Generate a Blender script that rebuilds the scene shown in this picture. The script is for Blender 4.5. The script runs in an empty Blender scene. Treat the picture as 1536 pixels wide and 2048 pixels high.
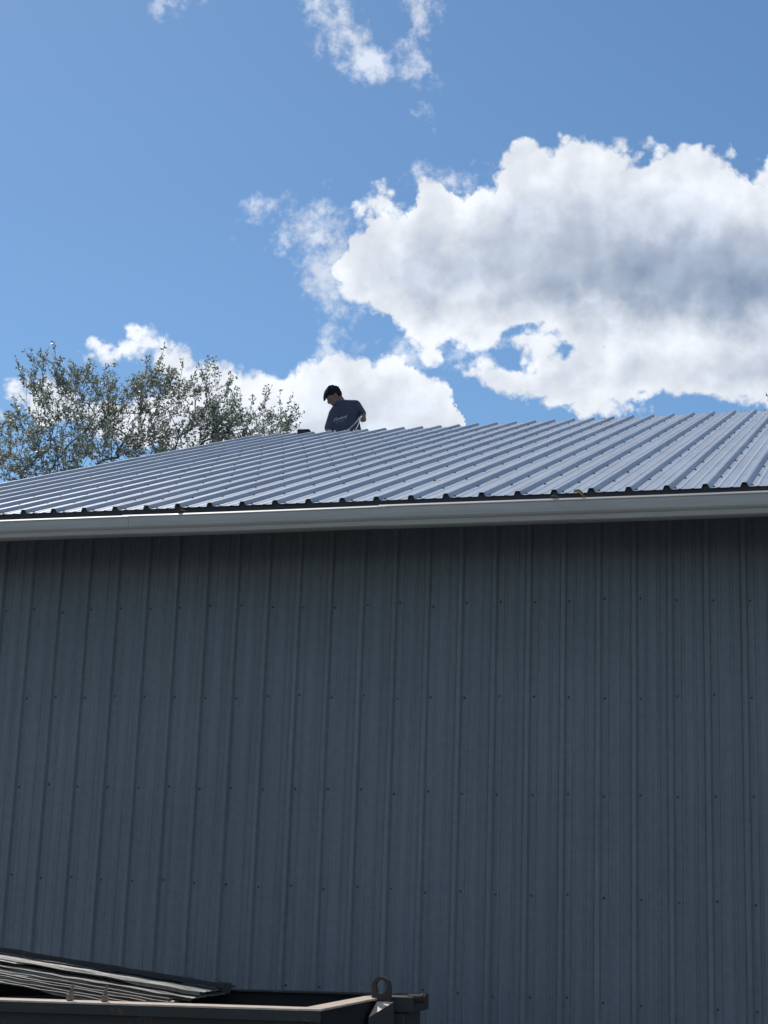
import bpy, bmesh, math, random
import numpy as np
from mathutils import Vector, Matrix

random.seed(7)
rng = np.random.default_rng(11)
scene = bpy.context.scene
COL = scene.collection

# ------------------------------------------------------------------ camera
F_PX = 3164.4
EYE = 1.75
CAM = Vector((0.0, -10.013, EYE))
RIGHT = Vector((0.95654845, 0.28951165, 0.0346131))
UP = Vector((0.03354577, -0.22719666, 0.97327096))
FWD = Vector((-0.28963726, 0.9298197, 0.2270365))
cd = bpy.data.cameras.new("camera")
cd.sensor_fit = 'VERTICAL'
cd.sensor_height = 24.0
cd.sensor_width = 18.0
cd.lens = 24.0 * F_PX / 2048.0
cd.clip_start = 0.1
cd.clip_end = 6000
cam = bpy.data.objects.new("camera", cd)
cam.matrix_world = Matrix(((RIGHT.x, UP.x, -FWD.x, CAM.x), (RIGHT.y, UP.y, -FWD.y, CAM.y),
                           (RIGHT.z, UP.z, -FWD.z, CAM.z), (0, 0, 0, 1)))
COL.objects.link(cam)
scene.camera = cam

# ------------------------------------------------------------------ sun and exposure
SUN_EL = math.radians(49.7)
SUN_AZ = math.radians(-44.0)          # measured from +Y towards +X
SUN_DIR = Vector((math.sin(SUN_AZ) * math.cos(SUN_EL), math.cos(SUN_AZ) * math.cos(SUN_EL), math.sin(SUN_EL)))
sl = bpy.data.lights.new("sun", 'SUN')
sl.energy = 3.0
sl.angle = math.radians(0.53)
sl.color = (1.0, 0.95, 0.88)
sun = bpy.data.objects.new("sun", sl)
sun.rotation_euler = SUN_DIR.to_track_quat('Z', 'Y').to_euler()
sun.location = (-20, 20, 40)
COL.objects.link(sun)
scene.view_settings.view_transform = 'Standard'
scene.view_settings.look = 'None'
scene.view_settings.exposure = 0.0
scene.view_settings.gamma = 1.0
scene.view_settings.use_curve_mapping = False

# ------------------------------------------------------------------ sky
SKY_STRENGTH = 0.1


def px_dir(x, y):
    d = RIGHT * ((x - 768) / F_PX) - UP * ((y - 1024) / F_PX) + FWD
    return d.normalized()


def px_uv(x, y):
    d = px_dir(x, y)
    return math.atan2(d.x, d.y) * 0.93, math.asin(d.z)


class NT:
    def __init__(self, tree):
        self.t = tree

    def node(self, kind):
        return self.t.nodes.new(kind)

    def link(self, a, b):
        self.t.links.new(a, b)

    def put(self, v, sock):
        if isinstance(v, bpy.types.NodeSocket):
            self.link(v, sock)
        else:
            sock.default_value = v

    def m(self, op, a, b=None, c=None, clamp=False):
        n = self.node('ShaderNodeMath')
        n.operation = op
        n.use_clamp = clamp
        self.put(a, n.inputs[0])
        if b is not None:
            self.put(b, n.inputs[1])
        if c is not None:
            self.put(c, n.inputs[2])
        return n.outputs[0]

    def ss(self, x, lo, hi):
        n = self.node('ShaderNodeMapRange')
        n.interpolation_type = 'SMOOTHSTEP'
        self.put(x, n.inputs['Value'])
        n.inputs['From Min'].default_value = lo
        n.inputs['From Max'].default_value = hi
        return n.outputs[0]

    def mixc(self, f, a, b):
        n = self.node('ShaderNodeMix')
        n.data_type = 'RGBA'
        self.put(f, n.inputs[0])
        self.put(a, n.inputs[6])
        self.put(b, n.inputs[7])
        return n.outputs[2]

    def noise(self, vec, scale, detail=6, rough=0.55, dist=0.0, lac=2.0):
        n = self.node('ShaderNodeTexNoise')
        self.put(vec, n.inputs['Vector'])
        n.inputs['Scale'].default_value = scale
        n.inputs['Detail'].default_value = detail
        n.inputs['Roughness'].default_value = rough
        n.inputs['Lacunarity'].default_value = lac
        n.inputs['Distortion'].default_value = dist
        return n.outputs['Fac']

    def vor(self, vec, scale, detail=3, rough=0.5, smooth=0.4):
        n = self.node('ShaderNodeTexVoronoi')
        n.feature = 'SMOOTH_F1'
        self.put(vec, n.inputs['Vector'])
        n.inputs['Scale'].default_value = scale
        n.inputs['Detail'].default_value = detail
        n.inputs['Roughness'].default_value = rough
        n.inputs['Smoothness'].default_value = smooth
        return n.outputs['Distance']


# outlines of the cumulus in view (photo pixels), turned into azimuth and elevation below
BANKS = [
    # the big cloud
    dict(top=[(676, 640), (692, 590), (706, 530), (722, 470), (740, 415), (764, 388), (800, 402), (830, 368), (860, 346), (888, 362), (918, 392),
              (960, 358), (1000, 338), (1050, 308), (1100, 294), (1170, 280), (1230, 297), (1290, 302), (1350, 281), (1400, 290),
              (1480, 302), (1505, 328), (1540, 345), (1640, 350), (1800, 420), (1900, 600)],
         bottom=[(676, 560), (692, 596), (706, 608), (724, 618), (760, 642), (800, 676), (830, 697), (880, 705), (950, 697), (1050, 690),
                 (1120, 700), (1250, 720), (1400, 720), (1640, 720), (1800, 660), (1900, 600)]),
    # the low bank under it
    dict(top=[(900, 800), (925, 748), (955, 732), (1000, 728), (1040, 736), (1075, 718), (1100, 702), (1140, 690), (1200, 660), (1300, 640),
              (1640, 640), (1800, 700), (1900, 800)],
         bottom=[(900, 700), (925, 748), (960, 775), (1010, 792), (1050, 802), (1100, 820), (1150, 828), (1200, 816), (1250, 828), (1290, 805), (1330, 796),
                 (1370, 812), (1410, 800), (1450, 818), (1500, 826), (1640, 850), (1800, 850), (1900, 780)]),
    # the bank behind the worker and the tree
    dict(top=[(-400, 900), (-250, 815), (-60, 800), (0, 797), (28, 792), (60, 812), (95, 790), (130, 772), (180, 782), (230, 768), (300, 758), (350, 748), (400, 738),
              (450, 722), (500, 732), (550, 738), (600, 724), (635, 704), (655, 696), (672, 722), (695, 732), (740, 706), (790, 690), (830, 702),
              (850, 738), (872, 766), (900, 790), (914, 812), (922, 850), (935, 950), (960, 1000)],
         bottom=[(-400, 850), (-250, 845), (-60, 850), (0, 846), (60, 835), (130, 850), (230, 862), (300, 890), (400, 960), (500, 1000),
                 (860, 1000), (905, 990), (935, 900), (960, 850)]),
]
CLOUDS = [(735, 425, 36, 32, 0), (722, 490, 34, 40, 0), (712, 545, 36, 34, 0), (700, 585, 26, 20, 0), (745, 600, 40, 30, 20), (245, 700, 46, 36, 0), (228, 714, 34, 22, 0), (342, 720, 34, 26, -30), (1000, 692, 90, 20, 0)]
WISPS = [
    (620, 456, 80, 42, 8), (668, 508, 50, 54, 0), (648, 560, 40, 58, 0), (700, 560, 34, 60, 0), (592, 462, 46, 26, 0), (880, 700, 60, 12, 0),
    (706, 72, 66, 24, 42), (664, 38, 26, 24, 0), (756, 116, 30, 26, 0), (850, 36, 22, 64, 0), (388, -14, 22, 8, 0),
    (650, 698, 12, 26, 20), (893, 350, 30, 18, 0),
]
GREYS = [
    (1300, 605, 470, 88, 0), (1560, 580, 320, 125, 0), (1090, 440, 130, 40, 0), (880, 610, 150, 40, 10),
    (1360, 755, 330, 34, 0), (1270, 550, 300, 66, 0),
]
BRIGHTS = [(1415, 400, 115, 50, -12), (905, 600, 30, 44, 0), (1000, 470, 120, 20, -15)]
U0, U1, V0, V1 = -0.72, 0.16, 0.0, 0.62


def make_world():
    w = bpy.data.worlds.new("World")
    scene.world = w
    w.use_nodes = True
    w.cycles.sampling_method = 'MANUAL'
    w.cycles.sample_map_resolution = 512
    t = w.node_tree
    t.nodes.clear()
    N = NT(t)
    tc = N.node('ShaderNodeTexCoord')
    D = tc.outputs['Generated']
    sep = N.node('ShaderNodeSeparateXYZ')
    N.link(D, sep.inputs[0])
    dx, dy, dz = sep.outputs
    el = N.m('ARCSINE', dz)
    az = N.m('ARCTAN2', dx, dy)
    u0 = N.m('MULTIPLY', az, 0.93)
    # domain warp so that the lobes never read as ellipses
    wn = N.node('ShaderNodeTexNoise')
    N.link(D, wn.inputs['Vector'])
    wn.inputs['Scale'].default_value = 16
    wn.inputs['Detail'].default_value = 6
    wn.inputs['Roughness'].default_value = 0.66
    ws = N.node('ShaderNodeSeparateColor')
    N.link(wn.outputs['Color'], ws.inputs[0])
    u = N.m('MULTIPLY_ADD', N.m('SUBTRACT', ws.outputs[0], 0.5), 0.060, u0)
    v = N.m('MULTIPLY_ADD', N.m('SUBTRACT', ws.outputs[1], 0.5), 0.034, el)

    def union(blobs, soft, u, v):
        acc = None
        for (x, y, a, b, ang) in blobs:
            cu, cv = px_uv(x, y)
            a, b = a / F_PX, b / F_PX
            du = N.m('SUBTRACT', u, cu)
            dv = N.m('SUBTRACT', v, cv)
            th = -math.radians(ang)      # positive tilt = falling to the lower right
            if ang:
                c, s = math.cos(th), math.sin(th)
                p = N.m('MULTIPLY_ADD', du, c / a, N.m('MULTIPLY', dv, s / a))
                q = N.m('MULTIPLY_ADD', du, -s / b, N.m('MULTIPLY', dv, c / b))
            else:
                p = N.m('MULTIPLY', du, 1 / a)
                q = N.m('MULTIPLY', dv, 1 / b)
            r = N.m('SQRT', N.m('MULTIPLY_ADD', p, p, N.m('MULTIPLY', q, q)))
            k = min(a, b)
            sd = N.m('MULTIPLY_ADD', r, -k, k)
            acc = sd if acc is None else N.m('SMOOTH_MAX', acc, sd, soft)
        return acc

    n1 = N.noise(D, 30, 8, 0.57)
    n3 = N.noise(D, 110, 6, 0.62)
    bil = N.m('ABSOLUTE', N.m('SUBTRACT', N.noise(D, 26, 0, 0.5), 0.5))
    bil2 = N.m('ABSOLUTE', N.m('SUBTRACT', N.noise(D, 62, 3, 0.5), 0.5))
    det = N.m('MULTIPLY_ADD', N.m('SUBTRACT', n1, 0.5), 0.026, N.m('MULTIPLY', N.m('SUBTRACT', bil, 0.10), 0.050))
    det = N.m('MULTIPLY_ADD', N.m('SUBTRACT', bil2, 0.08), 0.034, det)
    det = N.m('MULTIPLY_ADD', N.m('SUBTRACT', n3, 0.5), 0.0065, det)

    def curve(pts):
        n = N.node('ShaderNodeFloatCurve')
        c = n.mapping.curves[0]
        q = sorted([px_uv(*p) for p in pts])
        q = [((a - U0) / (U1 - U0), (b - V0) / (V1 - V0)) for a, b in q]
        c.points[0].location = q[0]
        c.points[1].location = q[-1]
        for a in q[1:-1]:
            c.points.new(*a)
        for p in c.points:
            p.handle_type = 'AUTO_CLAMPED'
        n.mapping.update()
        N.link(N.m('MULTIPLY_ADD', u, 1 / (U1 - U0), -U0 / (U1 - U0)), n.inputs['Value'])
        return N.m('MULTIPLY_ADD', n.outputs[0], V1 - V0, V0)

    s1 = union(CLOUDS, 0.010, u, v)
    for bk in BANKS:
        us = [px_uv(*p)[0] for p in bk['top']]
        d1 = N.m('SUBTRACT', curve(bk['top']), v)
        d2 = N.m('SUBTRACT', v, curve(bk['bottom']))
        d3 = N.m('MINIMUM', N.m('SUBTRACT', u, min(us)), N.m('SUBTRACT', max(us), u))
        d = N.m('MINIMUM', N.m('SMOOTH_MIN', d1, d2, 0.012), d3)
        s1 = N.m('SMOOTH_MAX', s1, d, 0.006)
    # the rest of the sky, out of this view, goes on with the same broken cumulus
    ng = N.noise(D, 3.2, 5, 0.5)
    out_u = N.m('SUBTRACT', N.m('ABSOLUTE', N.m('ADD', u0, 0.293)), 0.30)
    out_v = N.m('SUBTRACT', el, 0.56)
    outm = N.ss(N.m('MAXIMUM', out_u, out_v), 0.0, 0.30)
    gen = N.m('MULTIPLY', N.m('SUBTRACT', ng, 0.55), 0.55)
    gen = N.m('ADD', gen, N.m('MULTIPLY', N.m('SUBTRACT', outm, 1.0), 0.22))
    s1 = N.m('MAXIMUM', s1, gen)
    sA = N.m('ADD', s1, det)
    a1 = N.ss(sA, -0.0022, 0.0056)
    s2 = union(WISPS, 0.006, u, v)
    det2 = N.m('MULTIPLY_ADD', N.m('SUBTRACT', n1, 0.5), 0.055,
               N.m('MULTIPLY', N.m('SUBTRACT', n3, 0.5), 0.040))
    sB = N.m('ADD', s2, det2)
    a2 = N.m('MULTIPLY', N.ss(sB, -0.008, 0.013), 0.72)
    alpha = N.m('MAXIMUM', a1, a2)
    # how deep the cloud is: thick middles let less sun through and look grey
    g = union(GREYS, 0.03, u, v)
    br = union(BRIGHTS, 0.01, u, v)
    n4 = N.noise(D, 13, 4, 0.55)
    grey = N.ss(N.m('MULTIPLY_ADD', N.m('SUBTRACT', n4, 0.5), 0.05, g), -0.030, 0.040)
    depth = N.ss(sA, 0.0, 0.045)
    grey_gen = N.m('MULTIPLY', N.ss(gen, 0.0, 0.07), 0.7)
    grey = N.m('MAXIMUM', N.m('MULTIPLY', grey, depth), grey_gen)
    brm = N.ss(N.m('ADD', br, N.m('MULTIPLY', N.m('SUBTRACT', n1, 0.5), 0.06)), -0.012, 0.012)
    grey = N.m('MULTIPLY', grey, N.m('MULTIPLY_ADD', brm, -0.6, 1.0))
    # billow relief: each puff is brighter on its side towards the sun
    off = N.node('ShaderNodeVectorMath')
    off.operation = 'ADD'
    N.link(D, off.inputs[0])
    off.inputs[1].default_value = (-0.006, 0.0, 0.008)
    n1b = N.noise(off.outputs[0], 30, 4, 0.52)
    n1a = N.noise(D, 30, 4, 0.52)
    rel = N.m('MULTIPLY', N.m('SUBTRACT', n1a, n1b), 0.85)
    off2 = N.node('ShaderNodeVectorMath')
    off2.operation = 'ADD'
    N.link(D, off2.inputs[0])
    off2.inputs[1].default_value = (-0.012, 0.0, 0.018)
    rel = N.m('MULTIPLY_ADD', N.m('SUBTRACT', N.noise(D, 15, 2, 0.5), N.noise(off2.outputs[0], 15, 2, 0.5)), 0.40, rel)
    rel2 = N.m('MULTIPLY', N.m('SUBTRACT', n4, 0.5), 0.08)
    lum = N.m('ADD', N.m('ADD', rel, rel2), N.m('SUBTRACT', 1.0, N.m('MULTIPLY', depth, 0.02)))
    grey = N.m('MINIMUM', N.m('MULTIPLY_ADD', N.m('MAXIMUM', N.m('SUBTRACT', 0.98, lum), 0.0), 1.1, N.m('MULTIPLY', grey, 0.88)), 1.0)
    lum = N.m('MINIMUM', N.m('MAXIMUM', lum, 0.97), 1.12)
    k = 1.0 / SKY_STRENGTH
    white = (0.86 * k, 0.90 * k, 0.97 * k, 1)
    dark = (0.245 * k, 0.33 * k, 0.475 * k, 1)
    mid = (0.64 * k, 0.71 * k, 0.83 * k, 1)
    deep = N.m('MULTIPLY', N.ss(N.m('MULTIPLY_ADD', N.m('SUBTRACT', n4, 0.5), 0.045, sA), 0.004, 0.062), 0.80)
    cc = N.mixc(deep, white, mid)
    cc = N.mixc(grey, cc, dark)
    sc = N.node('ShaderNodeVectorMath')
    sc.operation = 'SCALE'
    N.link(cc, sc.inputs[0])
    N.link(lum, sc.inputs['Scale'])
    sky = N.node('ShaderNodeTexSky')
    sky.sky_type = 'NISHITA'
    sky.sun_disc = False
    sky.sun_elevation = SUN_EL
    sky.sun_rotation = SUN_AZ
    sky.altitude = 200
    sky.air_density = 1.0
    sky.dust_density = 0.3
    sky.ozone_density = 2.0
    up = N.ss(el, 0.0, 0.04)
    tint = N.node('ShaderNodeVectorMath')
    tint.operation = 'MULTIPLY'
    N.link(sky.outputs[0], tint.inputs[0])
    tint.inputs[1].default_value = (0.70, 0.90, 1.02)
    fin = N.mixc(N.m('MULTIPLY', alpha, up), tint.outputs[0], sc.outputs[0])
    bg = N.node('ShaderNodeBackground')
    bg.inputs['Strength'].default_value = SKY_STRENGTH
    N.link(fin, bg.inputs['Color'])
    o = N.node('ShaderNodeOutputWorld')
    N.link(bg.outputs[0], o.inputs['Surface'])


make_world()

# ------------------------------------------------------------------ materials


def material(name, base, rough=0.6, metal=0.0, var=0.0, var_scale=4.0, bump=0.0, bump_scale=30.0, stretch=(1, 1, 1),
             base2=None, spec=0.5, spots=None, coord='Object'):
    m = bpy.data.materials.new(name)
    m.use_nodes = True
    t = m.node_tree
    t.nodes.clear()
    N = NT(t)
    b = N.node('ShaderNodeBsdfPrincipled')
    o = N.node('ShaderNodeOutputMaterial')
    N.link(b.outputs[0], o.inputs[0])
    b.inputs['Roughness'].default_value = rough
    b.inputs['Metallic'].default_value = metal
    b.inputs['Specular IOR Level'].default_value = spec
    tc = N.node('ShaderNodeTexCoord')
    mp = N.node('ShaderNodeMapping')
    N.link(tc.outputs[coord], mp.inputs[0])
    mp.inputs['Scale'].default_value = stretch
    vec = mp.outputs[0]
    c1 = (*base, 1)
    c2 = (*(base2 if base2 else [x * 0.6 for x in base]), 1)
    if var > 0:
        n = N.noise(vec, var_scale, 8, 0.62)
        f = N.m('MULTIPLY', N.ss(n, 0.32, 0.70), var)
        col = N.mixc(f, c1, c2)
        if spots:
            n5 = N.noise(vec, spots[0], 4, 0.6)
            col = N.mixc(N.m('MULTIPLY', N.ss(n5, spots[1], spots[1] + 0.05), spots[3]), col, (*spots[2], 1))
        N.link(col, b.inputs['Base Color'])
        N.link(N.m('MULTIPLY_ADD', n, 0.22, rough - 0.11), b.inputs['Roughness'])
    else:
        b.inputs['Base Color'].default_value = c1
    if bump > 0:
        bn = N.node('ShaderNodeBump')
        bn.inputs['Strength'].default_value = 1.0
        bn.inputs['Distance'].default_value = bump
        nb = N.noise(vec, bump_scale, 5, 0.55)
        N.link(nb, bn.inputs['Height'])
        N.link(bn.outputs[0], b.inputs['Normal'])
    return m


M_ROOF = material("roof_steel", (0.45, 0.49, 0.545), 0.40, 0.0, var=0.75, var_scale=1.9, bump=0.005, bump_scale=2.6,
                  stretch=(1.6, 0.5, 1), base2=(0.32, 0.355, 0.41), spec=0.42)
M_WALL = material("wall_steel_paint", (0.212, 0.232, 0.250), 0.44, 0.0, var=0.6, var_scale=3.0, bump=0.0022, bump_scale=4.0,
                  stretch=(7, 7, 0.35), base2=(0.172, 0.190, 0.206), spots=(9.0, 0.66, (0.14, 0.145, 0.14), 0.5))


def weather_wall(m):
    """panel to panel tone, run-off streaks and dust on the wall paint"""
    N = NT(m.node_tree)
    b = [n for n in m.node_tree.nodes if n.type == 'BSDF_PRINCIPLED'][0]
    src = b.inputs['Base Color'].links[0].from_socket
    oi = N.node('ShaderNodeObjectInfo')
    tc = N.node('ShaderNodeTexCoord')
    mp = N.node('ShaderNodeMapping')
    N.link(tc.outputs['Object'], mp.inputs[0])
    mp.inputs['Scale'].default_value = (38, 0.5, 38)
    cv = N.node('ShaderNodeCombineXYZ')
    N.link(N.m('MULTIPLY', oi.outputs['Random'], 50.0), cv.inputs[0])
    N.link(cv.outputs[0], mp.inputs['Location'])
    st = N.noise(mp.outputs[0], 1.0, 5, 0.6)
    mp2 = N.node('ShaderNodeMapping')
    N.link(tc.outputs['Object'], mp2.inputs[0])
    N.link(cv.outputs[0], mp2.inputs['Location'])
    bl = N.noise(mp2.outputs[0], 1.3, 4, 0.55)
    k = N.m('MULTIPLY_ADD', N.m('SUBTRACT', st, 0.5), 0.62, 1.0)
    k = N.m('MULTIPLY_ADD', N.m('SUBTRACT', bl, 0.5), 0.30, k)
    k = N.m('MULTIPLY_ADD', N.m('SUBTRACT', oi.outputs['Random'], 0.5), 0.09, k)
    sc = N.node('ShaderNodeVectorMath')
    sc.operation = 'SCALE'
    N.link(src, sc.inputs[0])
    N.link(k, sc.inputs['Scale'])
    N.link(sc.outputs[0], b.inputs['Base Color'])


weather_wall(M_WALL)
M_GUTTER = material("gutter_paint", (0.58, 0.545, 0.49), 0.5, 0.0, var=0.5, var_scale=3.0, stretch=(0.6, 4, 6), bump=0.0008,
                    bump_scale=6, base2=(0.46, 0.425, 0.37), spots=(24, 0.68, (0.26, 0.23, 0.19), 0.5))
M_SHADETRIM = material("eave_shade_trim", (0.035, 0.036, 0.042), 0.6, 0.0, var=0.4, var_scale=12)  # near-black base paints in the shade between roof edge and gutter
M_SCREW = material("screw_head", (0.055, 0.058, 0.07), 0.45, 0.2)
M_WSCREW = material("wall_screw_head", (0.075, 0.08, 0.085), 0.5, 0.1)
M_SOFFIT = material("soffit_board", (0.42, 0.43, 0.44), 0.8, var=0.5, var_scale=8)
M_GROUND = material("gravel_ground", (0.15, 0.155, 0.155), 0.95, var=0.8, var_scale=18, bump=0.02, bump_scale=40,
                    base2=(0.08, 0.09, 0.06))
M_CONC = material("concrete", (0.30, 0.29, 0.27), 0.9, var=0.6, var_scale=6, bump=0.003, bump_scale=40)

# ------------------------------------------------------------------ mesh helpers


def mesh_obj(name, verts, faces, mat=None, parent=None, smooth=False):
    me = bpy.data.meshes.new(name)
    me.from_pydata([tuple(v) for v in verts], [], faces)
    me.update()
    if smooth:
        me.polygons.foreach_set('use_smooth', [True] * len(me.polygons))
    if mat:
        me.materials.append(mat)
    o = bpy.data.objects.new(name, me)
    COL.objects.link(o)
    if parent:
        o.parent = parent
    return o


def bm_obj(name, bm, mat=None, parent=None, smooth=False):
    bmesh.ops.recalc_face_normals(bm, faces=bm.faces)
    me = bpy.data.meshes.new(name)
    bm.to_mesh(me)
    bm.free()
    if smooth:
        me.polygons.foreach_set('use_smooth', [True] * len(me.polygons))
    if mat:
        me.materials.append(mat)
    o = bpy.data.objects.new(name, me)
    COL.objects.link(o)
    if parent:
        o.parent = parent
    return o


def share(src, name=None, parent=None, loc=None, rot=None):
    o = src.copy()
    if name:
        o.name = name
    COL.objects.link(o)
    if parent:
        o.parent = parent
    if loc is not None:
        o.location = loc
    if rot is not None:
        o.rotation_euler = rot
    return o


def empty(name, loc=(0, 0, 0), rot=(0, 0, 0), parent=None):
    e = bpy.data.objects.new(name, None)
    e.empty_display_size = 0.2
    e.location = loc
    e.rotation_euler = rot
    COL.objects.link(e)
    if parent:
        e.parent = parent
    return e


def tag(o, label=None, cat=None, group=None, kind=None):
    if label:
        o['label'] = label
    if cat:
        o['category'] = cat
    if group:
        o['group'] = group
    if kind:
        o['kind'] = kind
    return o


def add_box(bm, lo, hi, mat=None, bevel=0.0):
    r = bmesh.ops.create_cube(bm, size=1.0)
    vs = r['verts']
    c = [(a + b) / 2 for a, b in zip(lo, hi)]
    s = [b - a for a, b in zip(lo, hi)]
    for v in vs:
        v.co = Vector((c[0] + v.co.x * s[0], c[1] + v.co.y * s[1], c[2] + v.co.z * s[2]))
    if bevel > 0:
        es = list({e for v in vs for e in v.link_edges})
        r2 = bmesh.ops.bevel(bm, geom=es, offset=bevel, segments=2, affect='EDGES', profile=0.5)
        vs = list({v for f in r2['faces'] for v in f.verts} | {v for v in vs if v.is_valid})
    if mat is not None:
        bmesh.ops.transform(bm, matrix=mat, verts=vs)
    return vs


def add_cyl(bm, p0, p1, r0, r1=None, seg=12, caps=True):
    p0, p1 = Vector(p0), Vector(p1)
    r1 = r0 if r1 is None else r1
    d = p1 - p0
    q = d.to_track_quat('Z', 'Y').to_matrix().to_4x4()
    m = Matrix.Translation((p0 + p1) / 2) @ q
    bmesh.ops.create_cone(bm, cap_ends=caps, segments=seg, radius1=r0, radius2=r1, depth=d.length, matrix=m)


def tubes(paths, seg=5):
    """paths: list of (points, radii). Returns verts, faces."""
    V, Fc = [], []
    for pts, rad in paths:
        n = len(pts)
        base = len(V)
        for i in range(n):
            a = pts[max(i - 1, 0)]
            b = pts[min(i + 1, n - 1)]
            t = np.array(b) - np.array(a)
            t = t / (np.linalg.norm(t) + 1e-9)
            h = np.array((0, 0, 1.0)) if abs(t[2]) < 0.9 else np.array((1.0, 0, 0))
            e1 = np.cross(t, h)
            e1 /= np.linalg.norm(e1)
            e2 = np.cross(t, e1)
            for k in range(seg):
                an = 2 * math.pi * k / seg
                V.append(np.array(pts[i]) + rad[i] * (math.cos(an) * e1 + math.sin(an) * e2))
        for i in range(n - 1):
            for k in range(seg):
                k2 = (k + 1) % seg
                Fc.append((base + i * seg + k, base + i * seg + k2, base + (i + 1) * seg + k2, base + (i + 1) * seg + k))
        Fc.append(tuple(base + k for k in range(seg))[::-1])
        Fc.append(tuple(base + (n - 1) * seg + k for k in range(seg)))
    return V, Fc


# ------------------------------------------------------------------ ground
S = 0.2286                              # rib pitch of the steel sheets
g = mesh_obj("ground", [(-3000, -3000, 0), (3000, -3000, 0), (3000, 3000, 0), (-3000, 3000, 0)], [(0, 1, 2, 3)], M_GROUND)
tag(g, kind='structure')

# ------------------------------------------------------------------ the steel building
XR = -5.4679                            # x of roof rib 0
XW = -5.7645                            # x of wall rib 0
EAVE_Y, EAVE_Z = -0.7031, 4.1000        # flat of the roof sheet at the eave
RUN, RISE = 8.1632, 2.9292
SLOPE = math.atan2(RISE, RUN)
LEN = math.hypot(RUN, RISE)
RIDGE_Y, RIDGE_Z = EAVE_Y + RUN, EAVE_Z + RISE
ROOF_I0, ROOF_N = -7, 10                # first rib, number of 36 inch panels
WALL_J0, WALL_N = -5, 10

building = empty("metal_building", (-2.5, RIDGE_Y, 0))
tag(building, "long shed of dark ribbed steel walls with pale ribbed steel roof", "building")
B0 = Vector((-2.5, RIDGE_Y, 0))


def loc(x, y, z):
    return Vector((x, y, z)) - B0


def profile(n_pitch, rib_h, first_lift=0.0022, minor=0.0032):
    """cross-section of a ribbed sheet over n_pitch pitches, ribs at both ends"""
    P = []
    for k in range(n_pitch + 1):
        x = k * S
        lift = first_lift if k == 0 else 0.0
        P += [(x - 0.025, lift), (x - 0.0140, rib_h * 0.92 + lift), (x - 0.0100, rib_h + lift), (x + 0.0100, rib_h + lift),
              (x + 0.0140, rib_h * 0.92 + lift), (x + 0.025, 0.0 + lift * 0.3)]
        if k < n_pitch:
            for fr in (1 / 3, 2 / 3):
                xm = x + S * fr
                P += [(xm - 0.011, 0.0), (xm - 0.0045, minor), (xm + 0.0045, minor), (xm + 0.011, 0.0)]
    return P


def sheet_mesh(name, P, length, nseg, wav=0.0, thick=0.0012, seed=0):
    """ribbed sheet: x across, y along (0..length), z out of the sheet; closed, with thickness"""
    r = random.Random(seed)
    n = len(P)
    V, Fc = [], []
    off = [[r.uniform(-wav, wav) for _ in range(n)] for _ in range(nseg + 1)]
    for side in (0, 1):
        for j in range(nseg + 1):
            y = length * j / nseg
            for i, (x, z) in enumerate(P):
                w = 0 if (j == 0 or j == nseg) else off[j][i // 7]
                V.append((x, y, z + w - (thick if side else 0)))
    m = (nseg + 1) * n
    for j in range(nseg):
        for i in range(n - 1):
            a = j * n + i
            Fc.append((a, a + 1, a + n + 1, a + n))
            Fc.append((m + a, m + a + n, m + a + n + 1, m + a + 1))
    for i in range(n - 1):
        Fc.append((i, m + i, m + i + 1, i + 1))
        a = nseg * n + i
        Fc.append((a, a + 1, m + a + 1, m + a))
    for j in range(nseg):
        a = j * n
        Fc.append((a, a + n, m + a + n, m + a))
        a = j * n + n - 1
        Fc.append((a, m + a, m + a + n, a + n))
    me = bpy.data.meshes.new(name)
    me.from_pydata(V, [], Fc)
    me.update()
    return me


def screw_mesh(name, pts, mat, r_w=0.0085):
    bm = bmesh.new()
    for (x, y, z) in pts:
        add_cyl(bm, (x, y, z - 0.001), (x, y, z + 0.003), r_w, r_w * 0.85, 10)
        add_cyl(bm, (x, y, z + 0.003), (x, y, z + 0.0085), r_w * 0.6, r_w * 0.55, 6)
    me = bpy.data.meshes.new(name)
    bm.to_mesh(me)
    bm.free()
    me.materials.append(mat)
    return me


# roof panels, each a 36 inch sheet lapped over its neighbour
roof_prof = profile(4, 0.026)
roof_meshes = []
screw_meshes = []
for s in range(3):
    me = sheet_mesh("roof_panel", roof_prof, LEN, 22, wav=0.0009, seed=40 + s)
    me.materials.append(M_ROOF)
    roof_meshes.append(me)
    rr = random.Random(90 + s)
    pts = []
    for k in range(4):
        for q in range(15):
            y = 0.055 + 0.6185 * q
            if y > LEN - 0.02 or rr.random() < 0.02:
                continue
            pts.append((k * S + 0.043 + rr.uniform(-0.004, 0.004), y + rr.uniform(-0.02, 0.02), 0.0))
    screw_meshes.append(screw_mesh("screws", pts, M_SCREW, 0.0105))
ROOF_ROT = (SLOPE, 0, 0)
for p in range(ROOF_N):
    o = bpy.data.objects.new("roof_panel", roof_meshes[p % 3])
    COL.objects.link(o)
    o.parent = building
    o.location = loc(XR + S * (ROOF_I0 + 4 * p), EAVE_Y + random.uniform(-0.004, 0.004), EAVE_Z + 0.0009 * (p % 2))
    o.rotation_euler = ROOF_ROT
    sc_ = bpy.data.objects.new("screws", screw_meshes[p % 3])
    COL.objects.link(sc_)
    sc_.parent = o
    tag(sc_, kind='stuff')
ROOF_X0 = XR + S * ROOF_I0 - 0.03
ROOF_X1 = XR + S * (ROOF_I0 + 4 * ROOF_N) + 0.03

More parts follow.
